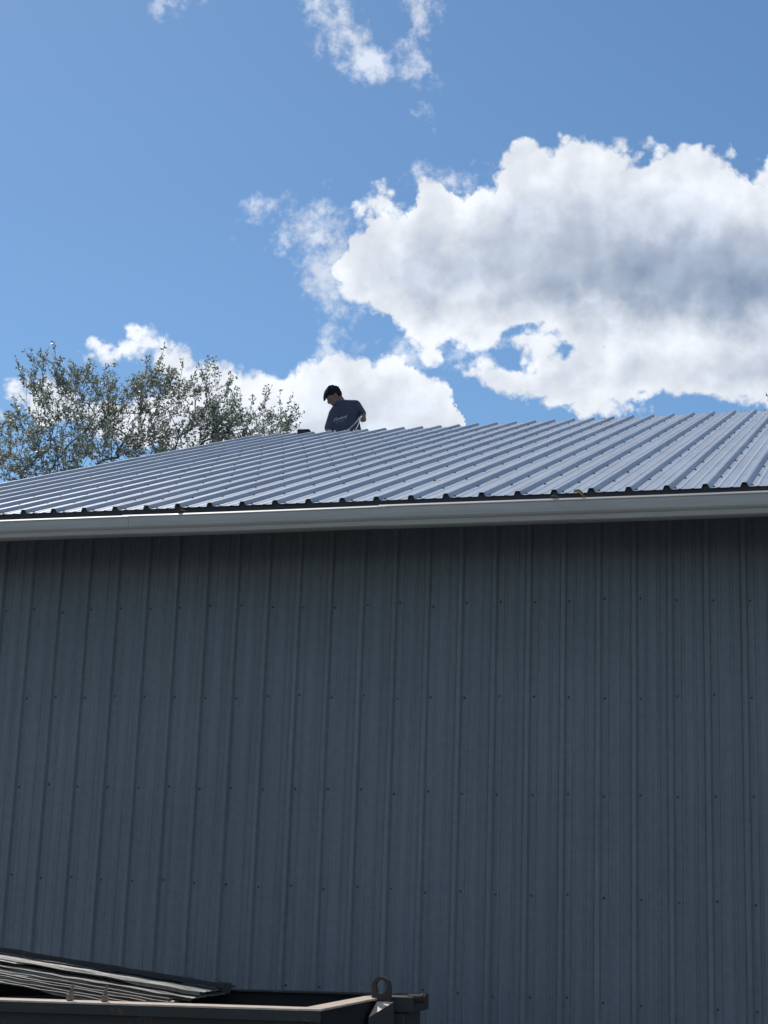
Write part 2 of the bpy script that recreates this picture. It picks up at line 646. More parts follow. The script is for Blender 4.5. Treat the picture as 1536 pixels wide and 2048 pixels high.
# back slope, seen by nobody from here, as one ribbed sheet
me = sheet_mesh("back_roof", profile(4 * ROOF_N, 0.0265), LEN, 1)
me.materials.append(M_ROOF)
o = bpy.data.objects.new("back_roof", me)
COL.objects.link(o)
o.parent = building
o.location = loc(ROOF_X1 - 0.03, 2 * RIDGE_Y - EAVE_Y + 0.012, EAVE_Z - 0.003)
o.rotation_euler = (SLOPE, 0, math.pi)

# roof deck under the sheets: underside boards close the eave
th = 0.05
nrm = Vector((0, -math.sin(SLOPE), math.cos(SLOPE)))
for name, ya, za, yb, zb, n in (("roof_deck", EAVE_Y + 0.03, EAVE_Z + 0.03 * math.tan(SLOPE), RIDGE_Y, RIDGE_Z, nrm),):
    a = Vector((0, ya, za)) - n * 0.006
    b = Vector((0, yb, zb)) - n * 0.006
    a2, b2 = a - n * th, b - n * th
    V = []
    for x in (ROOF_X0 + 0.05, ROOF_X1 - 0.05):
        for q in (a, b, b2, a2):
            V.append(loc(x, q.y, q.z))
    mesh_obj(name, V, [(0, 1, 2, 3), (7, 6, 5, 4), (0, 4, 5, 1), (1, 5, 6, 2), (2, 6, 7, 3), (3, 7, 4, 0)], M_SOFFIT, building)

# foam closure strip under the sheet ends: dark foam plus eave shade put into the colour, with a tooth inside every rib
bm = bmesh.new()
yf = EAVE_Y + 0.006
for p in range(ROOF_N * 4):
    x = XR + S * (ROOF_I0 + p)
    rr = random.uniform(-0.002, 0.002)
    prof = [(x - 0.0245, 0.0), (x - 0.0125, 0.0215 + rr), (x + 0.0125, 0.0215 + rr), (x + 0.0245, 0.0), (x + S - 0.025, random.uniform(-.003, 0.0))]
    for (xa, za), (xb, zb) in zip(prof[:-1], prof[1:]):
        q = [(xa, yf, EAVE_Z + za - 0.0035), (xb, yf, EAVE_Z + zb - 0.0035), (xb, yf, EAVE_Z - 0.040), (xa, yf, EAVE_Z - 0.040)]
        f = [bm.verts.new(loc(*c)) for c in q]
        b_ = [bm.verts.new(loc(c[0], c[1] + 0.025, c[2] + 0.025 * math.tan(SLOPE))) for c in q]
        bm.faces.new(f)
        bm.faces.new(b_[::-1])
        for i in range(4):
            bm.faces.new((f[i], f[(i + 1) % 4], b_[(i + 1) % 4], b_[i]))
bm_obj("closure_strip", bm, M_SHADETRIM, building)

# fascia board behind the gutter, coloured dark to stand in for its shade
bm = bmesh.new()
add_box(bm, loc(ROOF_X0 + 0.02, EAVE_Y + 0.034, EAVE_Z - 0.145), loc(ROOF_X1 - 0.02, EAVE_Y + 0.06, EAVE_Z - 0.004))
bm_obj("fascia_board", bm, M_SHADETRIM, building)

# rake trim along the left gable edge
bm = bmesh.new()
rot = Matrix.Translation(loc(ROOF_X0, EAVE_Y, EAVE_Z)) @ Matrix.Rotation(SLOPE, 4, 'X')
add_box(bm, (-0.012, 0.0, -0.14), (0.006, LEN, 0.012), rot)
bm_obj("rake_trim", bm, M_ROOF, building)

# gutter: three lengths lapped at the joints the photo shows
GZ = 4.052                               # top of the lip
def gutter_section(x0, x1, dz0, dz1, dy, hs):
    prof = [(-0.672, 4.040), (-0.672, 3.905), (-0.752, 3.9005), (-0.766, 3.909), (-0.770, 3.925), (-0.774, 3.938), (-0.787, 3.950), (-0.794, 3.962),
            (-0.797, 3.99), (-0.798, 4.030), (-0.803, 4.034), (-0.802, 4.040), (-0.788, 4.054), (-0.778, 4.054), (-0.779, 4.048),
            (-0.785, 4.044), (-0.7945, 4.044), (-0.793, 4.03), (-0.7935, 3.992), (-0.790, 3.966), (-0.780, 3.951), (-0.768, 3.938), (-0.7655, 3.924),
            (-0.750, 3.904), (-0.6755, 3.9085), (-0.6755, 4.040)]
    nx = max(2, int((x1 - x0) / 0.35))
    V, Fc = [], []
    n = len(prof)
    for j in range(nx + 1):
        t = j / nx
        x = x0 + (x1 - x0) * t
        w = 0.0016 * math.sin(x * 2.3 + 1) + random.uniform(-0.0008, 0.0008)
        for (y, z) in prof:
            V.append(loc(x, y - dy + w * 0.6, 4.054 + (z - 4.054) * hs + dz0 + (dz1 - dz0) * t + w))
    for j in range(nx):
        for i in range(n):
            a, b = j * n + i, j * n + (i + 1) % n
            Fc.append((a, a + n, b + n, b))
    Fc.append(tuple(range(n)))
    Fc.append(tuple(nx * n + i for i in range(n))[::-1])
    return mesh_obj("gutter_section", V, Fc, M_GUTTER, building)


def wall_x(px, py, Y=-0.79):
    d = RIGHT * ((px - 768) / F_PX) - UP * ((py - 1024) / F_PX) + FWD
    return CAM.x + d.x * (Y - CAM.y) / d.y


GJ1, GJ2 = -4.63, -2.86                  # joints
gutter_section(ROOF_X0 + 0.0, GJ1, -0.017, -0.0145, 0.0035, 0.81)
gutter_section(GJ1 - 0.05, GJ2, -0.011, -0.009, 0.0, 0.83)
gutter_section(GJ2 - 0.05, ROOF_X1, -0.004, 0.001, -0.0035, 0.88)

# front wall: ribbed panels
wall_prof = profile(4, 0.025, minor=0.0062)
WALL_H = 4.30 - 0.12
wall_meshes, wscrews = [], []
for s in range(3):
    me = sheet_mesh("wall_panel", wall_prof, WALL_H, 14, wav=0.0011, seed=70 + s)
    me.materials.append(M_WALL)
    wall_meshes.append(me)
    rr = random.Random(120 + s)
    pts = []
    for k in range(4):
        for q in range(-3, 4):
            z = 2.316 - 0.6185 * q - 0.12
            if 0 < z < WALL_H and rr.random() > 0.03:
                pts.append((k * S + 0.040 + rr.uniform(-0.003, 0.003), z + rr.uniform(-0.016, 0.016), 0.0))
    wscrews.append(screw_mesh("screws", pts, M_WSCREW, 0.0085))
for p in range(WALL_N):
    o = bpy.data.objects.new("wall_panel", wall_meshes[p % 3])
    COL.objects.link(o)
    o.parent = building
    o.location = loc(XW + S * (WALL_J0 + 4 * p), -0.0008 * (p % 2), 0.12)
    o.rotation_euler = (math.pi / 2, 0, 0)
    sc_ = bpy.data.objects.new("screws", wscrews[p % 3])
    COL.objects.link(sc_)
    sc_.parent = o
    tag(sc_, kind='stuff')
WX0 = XW + S * WALL_J0
WX1 = XW + S * (WALL_J0 + 4 * WALL_N)

# wall core, gables and back wall
YB = 2 * RIDGE_Y


def roof_under(y):
    yy = y if y <= RIDGE_Y else 2 * RIDGE_Y - y
    return EAVE_Z + (yy - EAVE_Y) * math.tan(SLOPE) - 0.075


bm = bmesh.new()
add_box(bm, loc(WX0 + 0.02, 0.012, 0.12), loc(WX1 - 0.02, 0.10, roof_under(0.02)))
bm_obj("wall_core", bm, M_SOFFIT, building)
for nm, x in (("gable_wall", WX0 - 0.002), ("gable_wall", WX1 + 0.002)):
    sgn = -1 if x < -2 else 1
    V = [loc(x, 0.11, 0.12), loc(x, YB - 0.1, 0.12), loc(x, YB - 0.1, roof_under(0.1)), loc(x, RIDGE_Y, roof_under(RIDGE_Y)), loc(x, 0.11, roof_under(0.1))]
    V += [v + Vector((-sgn * 0.08, 0, 0)) for v in V]
    n = 5
    Fc = [tuple(range(5)), tuple(range(9, 4, -1))] + [(i, i + 5, (i + 1) % 5 + 5, (i + 1) % 5) for i in range(5)]
    mesh_obj(nm, V, Fc, M_WALL, building)
bm = bmesh.new()
add_box(bm, loc(WX0 + 0.02, YB - 0.09, 0.12), loc(WX1 - 0.02, YB, roof_under(0.02)))
bm_obj("back_wall", bm, M_WALL, building)
bm = bmesh.new()
add_box(bm, loc(WX0 - 0.03, -0.035, 0.3), loc(WX0 + 0.06, -0.024, 4.2))
add_box(bm, loc(WX0 - 0.035, -0.035, 0.3), loc(WX0 - 0.0235, 0.08, 4.2))
bm_obj("corner_trim", bm, M_WALL, building)
bm = bmesh.new()
add_box(bm, loc(WX0 - 0.03, -0.03, -0.3), loc(WX1 + 0.03, YB + 0.03, 0.117))
bm_obj("concrete_base", bm, M_CONC, building)

# ------------------------------------------------------------------ leaf litter caught in the gutter
M_LEAFY = material("dry_leaf_yellow", (0.55, 0.46, 0.20), 0.8, var=0.5, var_scale=40, base2=(0.36, 0.26, 0.10))
M_LEAFR = material("dry_leaf_red", (0.30, 0.13, 0.07), 0.8, var=0.5, var_scale=40)
M_LEAFT = material("dry_leaf_tan", (0.30, 0.25, 0.19), 0.8, var=0.5, var_scale=40)


def dry_leaf(name, c, L, W, mat, rot, seed):
    r = random.Random(seed)
    bm = bmesh.new()
    nu, nv = 7, 5
    grid = []
    for i in range(nu):
        row = []
        t = i / (nu - 1)
        hw = W * 0.5 * (math.sin(math.pi * min(1, t * 0.96 + 0.03)) ** 0.7) * (1 + 0.25 * math.sin(t * 16 + seed))
        for j in range(nv):
            s = j / (nv - 1) * 2 - 1
            row.append(bm.verts.new((L * (t - 0.5), hw * s, 0.35 * W * s * s + 0.14 * L * math.sin(t * 4) + r.uniform(-.002, .002))))
        grid.append(row)
    for i in range(nu - 1):
        for j in range(nv - 1):
            bm.faces.new((grid[i][j], grid[i + 1][j], grid[i + 1][j + 1], grid[i][j + 1]))
    r_ = bmesh.ops.solidify(bm, geom=bm.faces[:], thickness=0.0012)
    o = bm_obj(name, bm, mat, None, True)
    o.location = c
    o.rotation_euler = rot
    return o


tag(dry_leaf("dry_leaf", (-1.645, -0.775, 4.069), 0.075, 0.05, M_LEAFY, (0.5, 0.35, 0.4), 3),
    "curled yellow dry leaf resting on the gutter lip", "leaf")
tag(dry_leaf("dry_leaf", (-1.79, -0.762, 4.060), 0.06, 0.03, M_LEAFT, (0.4, 0.1, 0.2), 5),
    "dull tan leaf in the gutter beside the yellow leaf", "leaf")
tag(dry_leaf("dry_leaf", (-4.27, -0.765, 4.054), 0.065, 0.028, M_LEAFR, (0.3, -0.1, 0.1), 8),
    "reddish brown dry leaf on the gutter lip, leftmost of the leaves", "leaf")

# ------------------------------------------------------------------ white scraps and tool case on the ridge
M_WHITE = material("white_foam", (0.80, 0.81, 0.83), 0.7, var=0.2, var_scale=20, base2=(0.6, 0.6, 0.62))
M_CASE = material("black_case", (0.028, 0.030, 0.036), 0.5, var=0.4, var_scale=10)


def px_at_y(px, py, Y):
    d = RIGHT * ((px - 768) / F_PX) - UP * ((py - 1024) / F_PX) + FWD
    return CAM + d * ((Y - CAM.y) / d.y)


def scrap(x, r, seed, label, sy=1.0):
    rr = random.Random(seed)
    bm = bmesh.new()
    bmesh.ops.create_icosphere(bm, subdivisions=2, radius=r)
    for v in bm.verts:
        v.co *= rr.uniform(0.78, 1.2)
        v.co.y *= sy
    o = bm_obj("foam_scrap", bm, M_WHITE, None, True)
    o.location = (x, RIDGE_Y + 0.012, RIDGE_Z + 0.004 + r * 0.72)
    tag(o, label, "scrap", "white scraps along the ridge")
    return o


scrap(px_at_y(669, 861, RIDGE_Y).x, 0.016, 1, "round white foam scrap on the ridge in front of the worker's belly")
scrap(px_at_y(707, 861, RIDGE_Y).x, 0.013, 2, "small white foam scrap on the ridge under the worker's rope")
scrap(px_at_y(715, 860, RIDGE_Y).x, 0.013, 3, "small white foam scrap on the ridge just right of the rope")
for i, px in enumerate((1203, 1209, 1216)):
    scrap(px_at_y(px, 835, RIDGE_Y).x, 0.010, 10 + i, "tiny white scrap in a row of three on the bare ridge right of the worker")
for i, px in enumerate((1468, 1482, 1489, 1499)):
    scrap(px_at_y(px, 820, RIDGE_Y).x, 0.009, 20 + i, "tiny white scrap in a scatter on the ridge near the red twigs")

tc_ = empty("tool_case", (px_at_y(608, 866, RIDGE_Y + 0.06).x, RIDGE_Y + 0.06, RIDGE_Z + 0.004), (0, 0, 0.10))
tag(tc_, "small black tool case lying on the roof ridge left of the worker", "tool case")
bm = bmesh.new()
add_box(bm, (-0.075, -0.05, 0.0), (0.075, 0.05, 0.048), None, 0.006)
bm_obj("case_body", bm, M_CASE, tc_)
bm = bmesh.new()
add_box(bm, (-0.077, -0.052, 0.050), (0.077, 0.052, 0.066), None, 0.006)
bm_obj("case_lid", bm, M_CASE, tc_)
bm = bmesh.new()
add_box(bm, (-0.02, -0.058, 0.038), (0.02, -0.0525, 0.060), None, 0.002)
bm_obj("latch", bm, M_SCREW, tc_)

# ------------------------------------------------------------------ trees
M_BARK = material("bark", (0.17, 0.16, 0.14), 0.9, var=0.6, var_scale=20, bump=0.01, bump_scale=25)


def leaf_material(name, c1, c2, c3):
    m = bpy.data.materials.new(name)
    m.use_nodes = True
    t = m.node_tree
    t.nodes.clear()
    N = NT(t)
    geo = N.node('ShaderNodeNewGeometry')
    ramp = N.node('ShaderNodeValToRGB')
    ramp.color_ramp.elements[0].color = (*c1, 1)
    ramp.color_ramp.elements[1].color = (*c3, 1)
    e = ramp.color_ramp.elements.new(0.6)
    e.color = (*c2, 1)
    N.link(geo.outputs['Random Per Island'], ramp.inputs[0])
    b = N.node('ShaderNodeBsdfPrincipled')
    b.inputs['Roughness'].default_value = 0.38
    N.link(ramp.outputs[0], b.inputs['Base Color'])
    tr = N.node('ShaderNodeBsdfTranslucent')
    N.link(ramp.outputs[0], tr.inputs['Color'])
    mx = N.node('ShaderNodeMixShader')
    mx.inputs[0].default_value = 0.50
    N.link(b.outputs[0], mx.inputs[1])
    N.link(tr.outputs[0], mx.inputs[2])
    o = N.node('ShaderNodeOutputMaterial')
    N.link(mx.outputs[0], o.inputs[0])
    return m


M_LEAF = leaf_material("apple_leaves", (0.12, 0.14, 0.10), (0.27, 0.30, 0.22), (0.66, 0.68, 0.60))
M_RLEAF = leaf_material("red_leaves", (0.10, 0.035, 0.035), (0.16, 0.055, 0.045), (0.20, 0.09, 0.07))


def make_tree(name, base, blobs, n_targets, leaf_len, leaves_per, mat, seed, trunk_r=0.16, fork=0.30, twig_n=4):
    """blobs: (centre, radii) of the crown in world space"""
    r = np.random.default_rng(seed)
    base = np.array(base, float)
    vol = np.array([b[1][0] * b[1][1] * b[1][2] for b in blobs])
    pts = []
    for bi in r.choice(len(blobs), n_targets, p=(vol ** 0.75) / (vol ** 0.75).sum()):
        c, rad = np.array(blobs[bi][0]), np.array(blobs[bi][1])
        while True:
            q = r.uniform(-1, 1, 3)
            if np.linalg.norm(q) < 1:
                break
        pts.append(c + q * rad)
    pts = np.array(pts)
    cen = pts.mean(0)
    fork_p = base + (cen - base) * fork + np.array((0, 0, 0.0))
    nodes = [base, base + (fork_p - base) * 0.5 + r.normal(0, 0.08, 3), fork_p]
    parent = [-1, 0, 1]
    order = np.argsort(np.linalg.norm(pts - fork_p, axis=1))
    for i in order:
        P = pts[i]
        A = np.array(nodes)
        d = np.linalg.norm(A - P, axis=1)
        d += np.where(np.arange(len(A)) < 2, 1e3, 0)
        # prefer nodes below and towards the trunk
        d += 0.6 * np.maximum(0, A[:, 2] - P[2])
        par = np.array([nodes[max(q, 0)] for q in parent])
        t1 = A - par
        t1 /= np.linalg.norm(t1, axis=1)[:, None] + 1e-6
        t2 = P - A
        t2 /= np.linalg.norm(t2, axis=1)[:, None] + 1e-6
        d *= 1.0 + 0.7 * (1 - (t1 * t2).sum(1))
        k = int(np.argmin(d))
        a = nodes[k]
        seg = max(1, int(np.linalg.norm(P - a) / 0.45))
        prev = k
        for s in range(1, seg + 1):
            t = s / seg
            q = a + (P - a) * t
            q = q + np.array((0, 0, 0.10 * math.sin(math.pi * t) * np.linalg.norm(P - a) * 0.6)) + (r.normal(0, 0.035, 3) if s < seg else 0)
            nodes.append(q)
            parent.append(prev)
            prev = len(nodes) - 1
    n = len(nodes)
    w = np.zeros(n)
    kids = [0] * n
    for i in range(n - 1, 0, -1):
        if kids[i] == 0:
            w[i] += 1
        w[parent[i]] += w[i]
        kids[parent[i]] += 1
    rad = trunk_r * (w / w[0]) ** 0.52
    rad = np.maximum(rad, 0.0045)
    paths, trunk_paths = [], []
    for i in range(1, n):
        p = parent[i]
        (trunk_paths if i <= 2 else paths).append(([nodes[p], nodes[i]], [rad[p] if p <= 2 and i <= 2 else min(rad[p], rad[i] * 1.35), rad[i]]))
    root = empty(name, base)
    V, Fc = tubes(trunk_paths, 10)
    mesh_obj("trunk", [v - base for v in V], Fc, M_BARK, root, True)
    # twigs and leaves
    leaves_p, leaves_d = [], []
    tw = []
    for i in range(3, n):
        tip = kids[i] == 0
        for _ in range(twig_n if tip else (1 if r.random() < 0.75 else 0)):
            out = nodes[i] - cen
            out = out / (np.linalg.norm(out) + 1e-6)
            d = out * 0.65 + np.array((0, 0, 0.55)) + r.normal(0, 0.55, 3)
            d /= np.linalg.norm(d)
            L = r.uniform(0.16, 0.50) * (1.25 if tip else 0.9)
            if tip and r.random() < 0.11:
                L = r.uniform(0.45, 0.80)
                d = out * 0.35 + np.array((0, 0, 0.9)) + r.normal(0, 0.25, 3)
                d /= np.linalg.norm(d)
            m = 4
            P = [nodes[i]]
            dd = d.copy()
            for s in range(m):
                dd = dd + r.normal(0, 0.16, 3) + np.array((0, 0, 0.05))
                dd /= np.linalg.norm(dd)
                P.append(P[-1] + dd * L / m)
            tw.append((P, [0.006, 0.005, 0.0045, 0.004, 0.003]))
            nl = max(3, int(leaves_per * L / 0.4))
            for _k in range(nl):
                t = r.uniform(0.15, 1.0) * m
                s = min(int(t), m - 1)
                q = P[s] + (P[s + 1] - P[s]) * (t - s)
                ld = dd * 0.5 + r.normal(0, 0.7, 3)
                ld /= np.linalg.norm(ld)
                leaves_p.append(q)
                leaves_d.append(ld)
    V, Fc = tubes(paths + tw, 4)
    mesh_obj("branches", [v - base for v in V], Fc, M_BARK, root, True)
    lp = np.array(leaves_p) - base
    ld = np.array(leaves_d)
    k = len(lp)
    sz = leaf_len * r.uniform(0.6, 1.25, k)[:, None]
    rv = r.normal(0, 1, (k, 3))
    side = np.cross(ld, rv)
    side /= np.linalg.norm(side, axis=1)[:, None]
    nor = np.cross(side, ld)
    stalk = lp + ld * sz * 0.25
    mid = stalk + ld * sz * 0.48
    v0 = stalk
    v1 = mid + side * sz * 0.30 + nor * sz * 0.10
    v2 = stalk + ld * sz - nor * sz * 0.12
    v3 = mid - side * sz * 0.30 + nor * sz * 0.10
    V = np.stack([v0, v1, v2, v3], 1).reshape(-1, 3)
    idx = np.arange(k) * 4
    Fc = np.concatenate([np.stack([idx, idx + 1, idx + 2], 1), np.stack([idx, idx + 2, idx + 3], 1)])
    me = bpy.data.meshes.new("crown")
    me.vertices.add(len(V))
    me.vertices.foreach_set('co', V.ravel())
    me.loops.add(len(Fc) * 3)
    me.loops.foreach_set('vertex_index', Fc.ravel().astype(np.int32))
    me.polygons.add(len(Fc))
    me.polygons.foreach_set('loop_start', (np.arange(len(Fc)) * 3).astype(np.int32))
    me.update()
    me.validate()
    me.materials.append(mat)
    o = bpy.data.objects.new("crown", me)
    COL.objects.link(o)
    o.parent = root
    return root


def blob(px, py, Y, rx, rz, ry=None):
    c = px_at_y(px, py, Y)
    s = F_PX / (c - CAM).dot(FWD)
    return ((c.x, c.y, c.z), (rx / s, (ry if ry else rx) / s, rz / s))


TY = 18.5
tree_blobs = [
    blob(165, 885, TY, 140, 140), blob(110, 800, TY, 50, 66, 90), blob(175, 808, TY, 60, 54, 90), blob(20, 900, TY, 70, 60),
    blob(340, 860, TY, 120, 100), blob(345, 792, TY, 45, 46, 80), blob(412, 805, TY, 45, 48, 70), blob(262, 835, TY, 60, 50),
    blob(490, 885, TY, 90, 50), blob(500, 850, TY, 50, 26, 60), blob(430, 880, TY, 80, 60), blob(240, 960, TY, 260, 70), blob(-60, 970, TY, 110, 70), blob(-150, 985, TY, 120, 70),
    blob(552, 862, TY, 32, 14, 40),
]
apple = make_tree("apple_tree", (-14.6, TY, 0), tree_blobs, 950, 0.066, 18, M_LEAF, 5, 0.085, 0.34, 4)
tag(apple, "leafy fruit tree with upright twiggy shoots rising behind the roof", "tree")
red = make_tree("red_leaved_tree", (0.9, TY + 2, 0),
                [blob(1600, 900, TY + 2, 66, 100), blob(1560, 850, TY + 2, 18, 40, 40), blob(1640, 940, TY + 2, 100, 80)], 90, 0.09, 9, M_RLEAF, 9, 0.10, 0.6, 3)
tag(red, "reddish twig tips of a tree peeking over the ridge at right edge", "tree")

# ------------------------------------------------------------------ dumpster
M_BIN = material("dumpster_paint", (0.040, 0.045, 0.042), 0.7, 0.0, var=0.7, var_scale=5, bump=0.002, bump_scale=18,
                 base2=(0.050, 0.038, 0.028), spots=(11, 0.60, (0.16, 0.085, 0.05), 0.5))
M_BININ = material("dumpster_inside", (0.014, 0.016, 0.020), 0.8, var=0.6, var_scale=6, base2=(0.022, 0.018, 0.015))
M_BINTOP = material("worn_sunlit_rim", (0.74, 0.60, 0.48), 0.5, 0.0, var=0.8, var_scale=9, bump=0.001, bump_scale=30, base2=(0.56, 0.40, 0.29),
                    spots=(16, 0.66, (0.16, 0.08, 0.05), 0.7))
M_LUG = material("rusty_lug", (0.065, 0.045, 0.038), 0.8, var=0.7, var_scale=30, base2=(0.05, 0.035, 0.03), bump=0.001, bump_scale=60)
M_CLAMP = material("weathered_tan_steel", (0.28, 0.24, 0.16), 0.75, var=0.7, var_scale=30, base2=(0.13, 0.10, 0.07))

BT = 0.027                               # the bin leans: its right end is a little higher
BIN_O = Vector((-2.28, -2.83, 0.0))
dump = empty("dumpster", BIN_O, (0, -BT, 0))
tag(dump, "dark steel dumpster with worn sunlit rim and lifting eye in front of wall", "dumpster")
RZ = 1.211                               # rim height at the right end
BL = -2.55                               # left end, local x
YN, YF = -0.575, 0.575                   # outer faces, local y


def bpart(name, boxes, mat, bev=0.003, parent=None):
    bm = bmesh.new()
    for lo, hi in boxes:
        add_box(bm, lo, hi, None, bev)
    return bm_obj(name, bm, mat, parent or dump)


bpart("front_wall", [((BL, YN, 0.10), (0.045, YN + 0.012, RZ - 0.006))], M_BIN, 0.002)
bpart("back_wall", [((BL, YF - 0.012, 0.10), (0.045, YF, RZ - 0.006))], M_BININ, 0.002)
bpart("end_wall", [((0.033, YN + 0.013, 0.10), (0.045, YF - 0.013, RZ - 0.006))], M_BININ, 0.002)
bpart("end_wall", [((BL, YN + 0.013, 0.10), (BL + 0.012, YF - 0.013, RZ - 0.006))], M_BININ, 0.002)
bpart("bin_floor", [((BL, YN, 0.085), (0.045, YF, 0.099))], M_BININ, 0.002)
# worn flanges that cap the four walls
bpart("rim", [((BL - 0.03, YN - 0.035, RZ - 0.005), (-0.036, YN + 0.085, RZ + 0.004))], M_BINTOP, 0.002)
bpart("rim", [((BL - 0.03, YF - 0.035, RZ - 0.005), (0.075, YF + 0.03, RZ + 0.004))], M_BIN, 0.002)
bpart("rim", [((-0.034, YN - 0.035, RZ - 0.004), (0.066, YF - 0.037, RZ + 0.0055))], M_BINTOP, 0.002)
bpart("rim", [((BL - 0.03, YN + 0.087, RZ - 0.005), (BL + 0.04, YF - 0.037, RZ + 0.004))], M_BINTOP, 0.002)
# folded lip below the near flange, stiffening rail lower down and ribs
bpart("rim_lip", [((BL - 0.03, YN - 0.035, RZ - 0.048), (0.064, YN - 0.029, RZ - 0.0065))], M_BIN, 0.002)
bpart("stiffening_rail", [((BL, YN - 0.06, RZ - 0.30), (0.045, YN - 0.001, RZ - 0.20))], M_BIN, 0.008)
for xx in (-2.3, -1.55, -0.8, -0.05):
    bpart("stiffening_rib", [((xx, YN - 0.05, 0.14), (xx + 0.08, YN - 0.001, RZ - 0.302))], M_BIN, 0.006)
for yy in (-0.45, 0.33):
    bpart("skid", [((BL + 0.02, yy, 0.0), (0.02, yy + 0.12, 0.084))], M_BIN, 0.004)
# lifting eye
RX, RY_, RZc = 0.085, 0.205, RZ + 0.0555
bm = bmesh.new()
ro, ri, tk = 0.046, 0.0275, 0.011
seg = 28
outer, inner = [], []
for k in range(seg):
    a = 2 * math.pi * k / seg
    x, z = ro * math.cos(a), ro * math.sin(a)
    if z < 0:                            # lower half runs straight down to the weld
        x = ro * (1 if math.cos(a) > 0 else -1) * min(1, abs(math.cos(a)) * 1.6)
        z = -0.073 if abs(math.cos(a)) < 0.95 else z
    outer.append((x, max(z, -0.073)))
    inner.append((ri * math.cos(a), 1.12 * ri * math.sin(a)))
vo = [[bm.verts.new((RX + x, RY_ + s * tk, RZc + z)) for x, z in outer] for s in (-1, 1)]
vi = [[bm.verts.new((RX + x, RY_ + s * tk, RZc + z)) for x, z in inner] for s in (-1, 1)]
for k in range(seg):
    k2 = (k + 1) % seg
    bm.faces.new((vo[0][k], vo[0][k2], vi[0][k2], vi[0][k]))
    bm.faces.new((vo[1][k], vi[1][k], vi[1][k2], vo[1][k2]))
    bm.faces.new((vo[0][k], vo[1][k], vo[1][k2], vo[0][k2]))
    bm.faces.new((vi[0][k], vi[0][k2], vi[1][k2], vi[1][k]))
bm_obj("lifting_eye", bm, M_LUG, dump)
# end post with hinge pin beside the eye
bpart("end_post", [((0.072, 0.225, 0.10), (0.190, 0.50, RZ - 0.062)), ((0.072, 0.222, RZ - 0.060), (0.232, 0.503, RZ + 0.012))], M_BIN, 0.006)
bm = bmesh.new()
add_cyl(bm, (0.20, 0.26, RZ + 0.003), (0.282, 0.26, RZ + 0.003), 0.0195, seg=18)
add_cyl(bm, (0.262, 0.26, RZ + 0.003), (0.272, 0.26, RZ + 0.003), 0.024, seg=18)
bm_obj("hinge_pin", bm, M_LUG, dump)
# sloped gusset in front of the post, sunlight and shade put into its face colours
V = [(0.068, 0.185, RZ - 0.010), (0.150, 0.185, RZ - 0.010), (0.070, 0.050, RZ - 0.072),
     (0.068, 0.185, RZ - 0.11), (0.150, 0.185, RZ - 0.11), (0.070, 0.050, RZ - 0.11)]
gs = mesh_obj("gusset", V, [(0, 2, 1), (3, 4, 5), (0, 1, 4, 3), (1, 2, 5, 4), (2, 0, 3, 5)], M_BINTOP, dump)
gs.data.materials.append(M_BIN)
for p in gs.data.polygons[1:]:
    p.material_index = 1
# bolts under the rim, and two weathered hinge lugs that stand on it
for xx in (-0.015, 0.022):
    bm = bmesh.new()
    add_cyl(bm, (xx, YN - 0.030, RZ - 0.066), (xx, YN - 0.044, RZ - 0.066), 0.011, 0.009, 8)
    add_cyl(bm, (xx, YN - 0.001, RZ - 0.066), (xx, YN - 0.031, RZ - 0.066), 0.006, 0.006, 8)
    bm_obj("bolt", bm, M_CLAMP, dump)
for xx, ln in ((-1.125, 0.012), (-0.955, 0.005)):
    bm = bmesh.new()
    add_box(bm, (xx - 0.016, YN - 0.006, RZ + 0.005), (xx + 0.014, YN + 0.022, RZ + 0.034), None, 0.006)
    add_cyl(bm, (xx - 0.006, YN + 0.008, RZ + 0.02), (xx + ln, YN + 0.010, RZ + 0.074), 0.0095, 0.0045, 10)
    add_cyl(bm, (xx + 0.006, YN + 0.006, RZ + 0.02), (xx + 0.013, YN + 0.004, RZ + 0.046), 0.006, 0.004, 8)
    bm_obj("hinge_lug", bm, M_CLAMP, dump)

# ------------------------------------------------------------------ old roofing sheets thrown on the dumpster
M_OLD = material("old_roofing_steel", (0.38, 0.355, 0.31), 0.55, 0.0, var=0.8, var_scale=5, stretch=(0.6, 3, 1), base2=(0.24, 0.215, 0.18),
                 bump=0.002, bump_scale=9)
M_BAG = material("black_plastic", (0.012, 0.016, 0.020), 0.38, var=0.4, var_scale=12, bump=0.006, bump_scale=16)
old_meshes = []
M_OLDSHADE = material("shade_dark_roofing", (0.035, 0.045, 0.055), 0.5, 0.0, var=0.6, var_scale=6, base2=(0.02, 0.025, 0.03))  # near-black base stands in for the building's shadow on the pile's back
for s_, (npit, mt) in enumerate(((2, M_OLD), (2, M_OLD), (2, M_OLD), (1, M_OLDSHADE))):
    me = sheet_mesh("roofing_sheet", profile(npit, 0.0045, 0.0), 2.0, 24, wav=0.003, seed=200 + s_, thick=0.0022)
    rr = random.Random(300 + s_)
    nP = len(profile(npit, 0.0045, 0.0))
    cut, left = 0.0, 0
    for j in range(25):                  # torn front edge: runs of different depth, some bent down
        if left <= 0:
            cut, left, dip = rr.uniform(0.0, 0.045), rr.randint(2, 5), rr.choice((0, 0, 0.004, 0.010))
        left -= 1
        for side in (0, 1):
            for i in range(2):
                v = me.vertices[side * 25 * nP + j * nP + i]
                v.co.x += cut
                v.co.z -= dip
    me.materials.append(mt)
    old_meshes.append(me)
TILT = 0.093
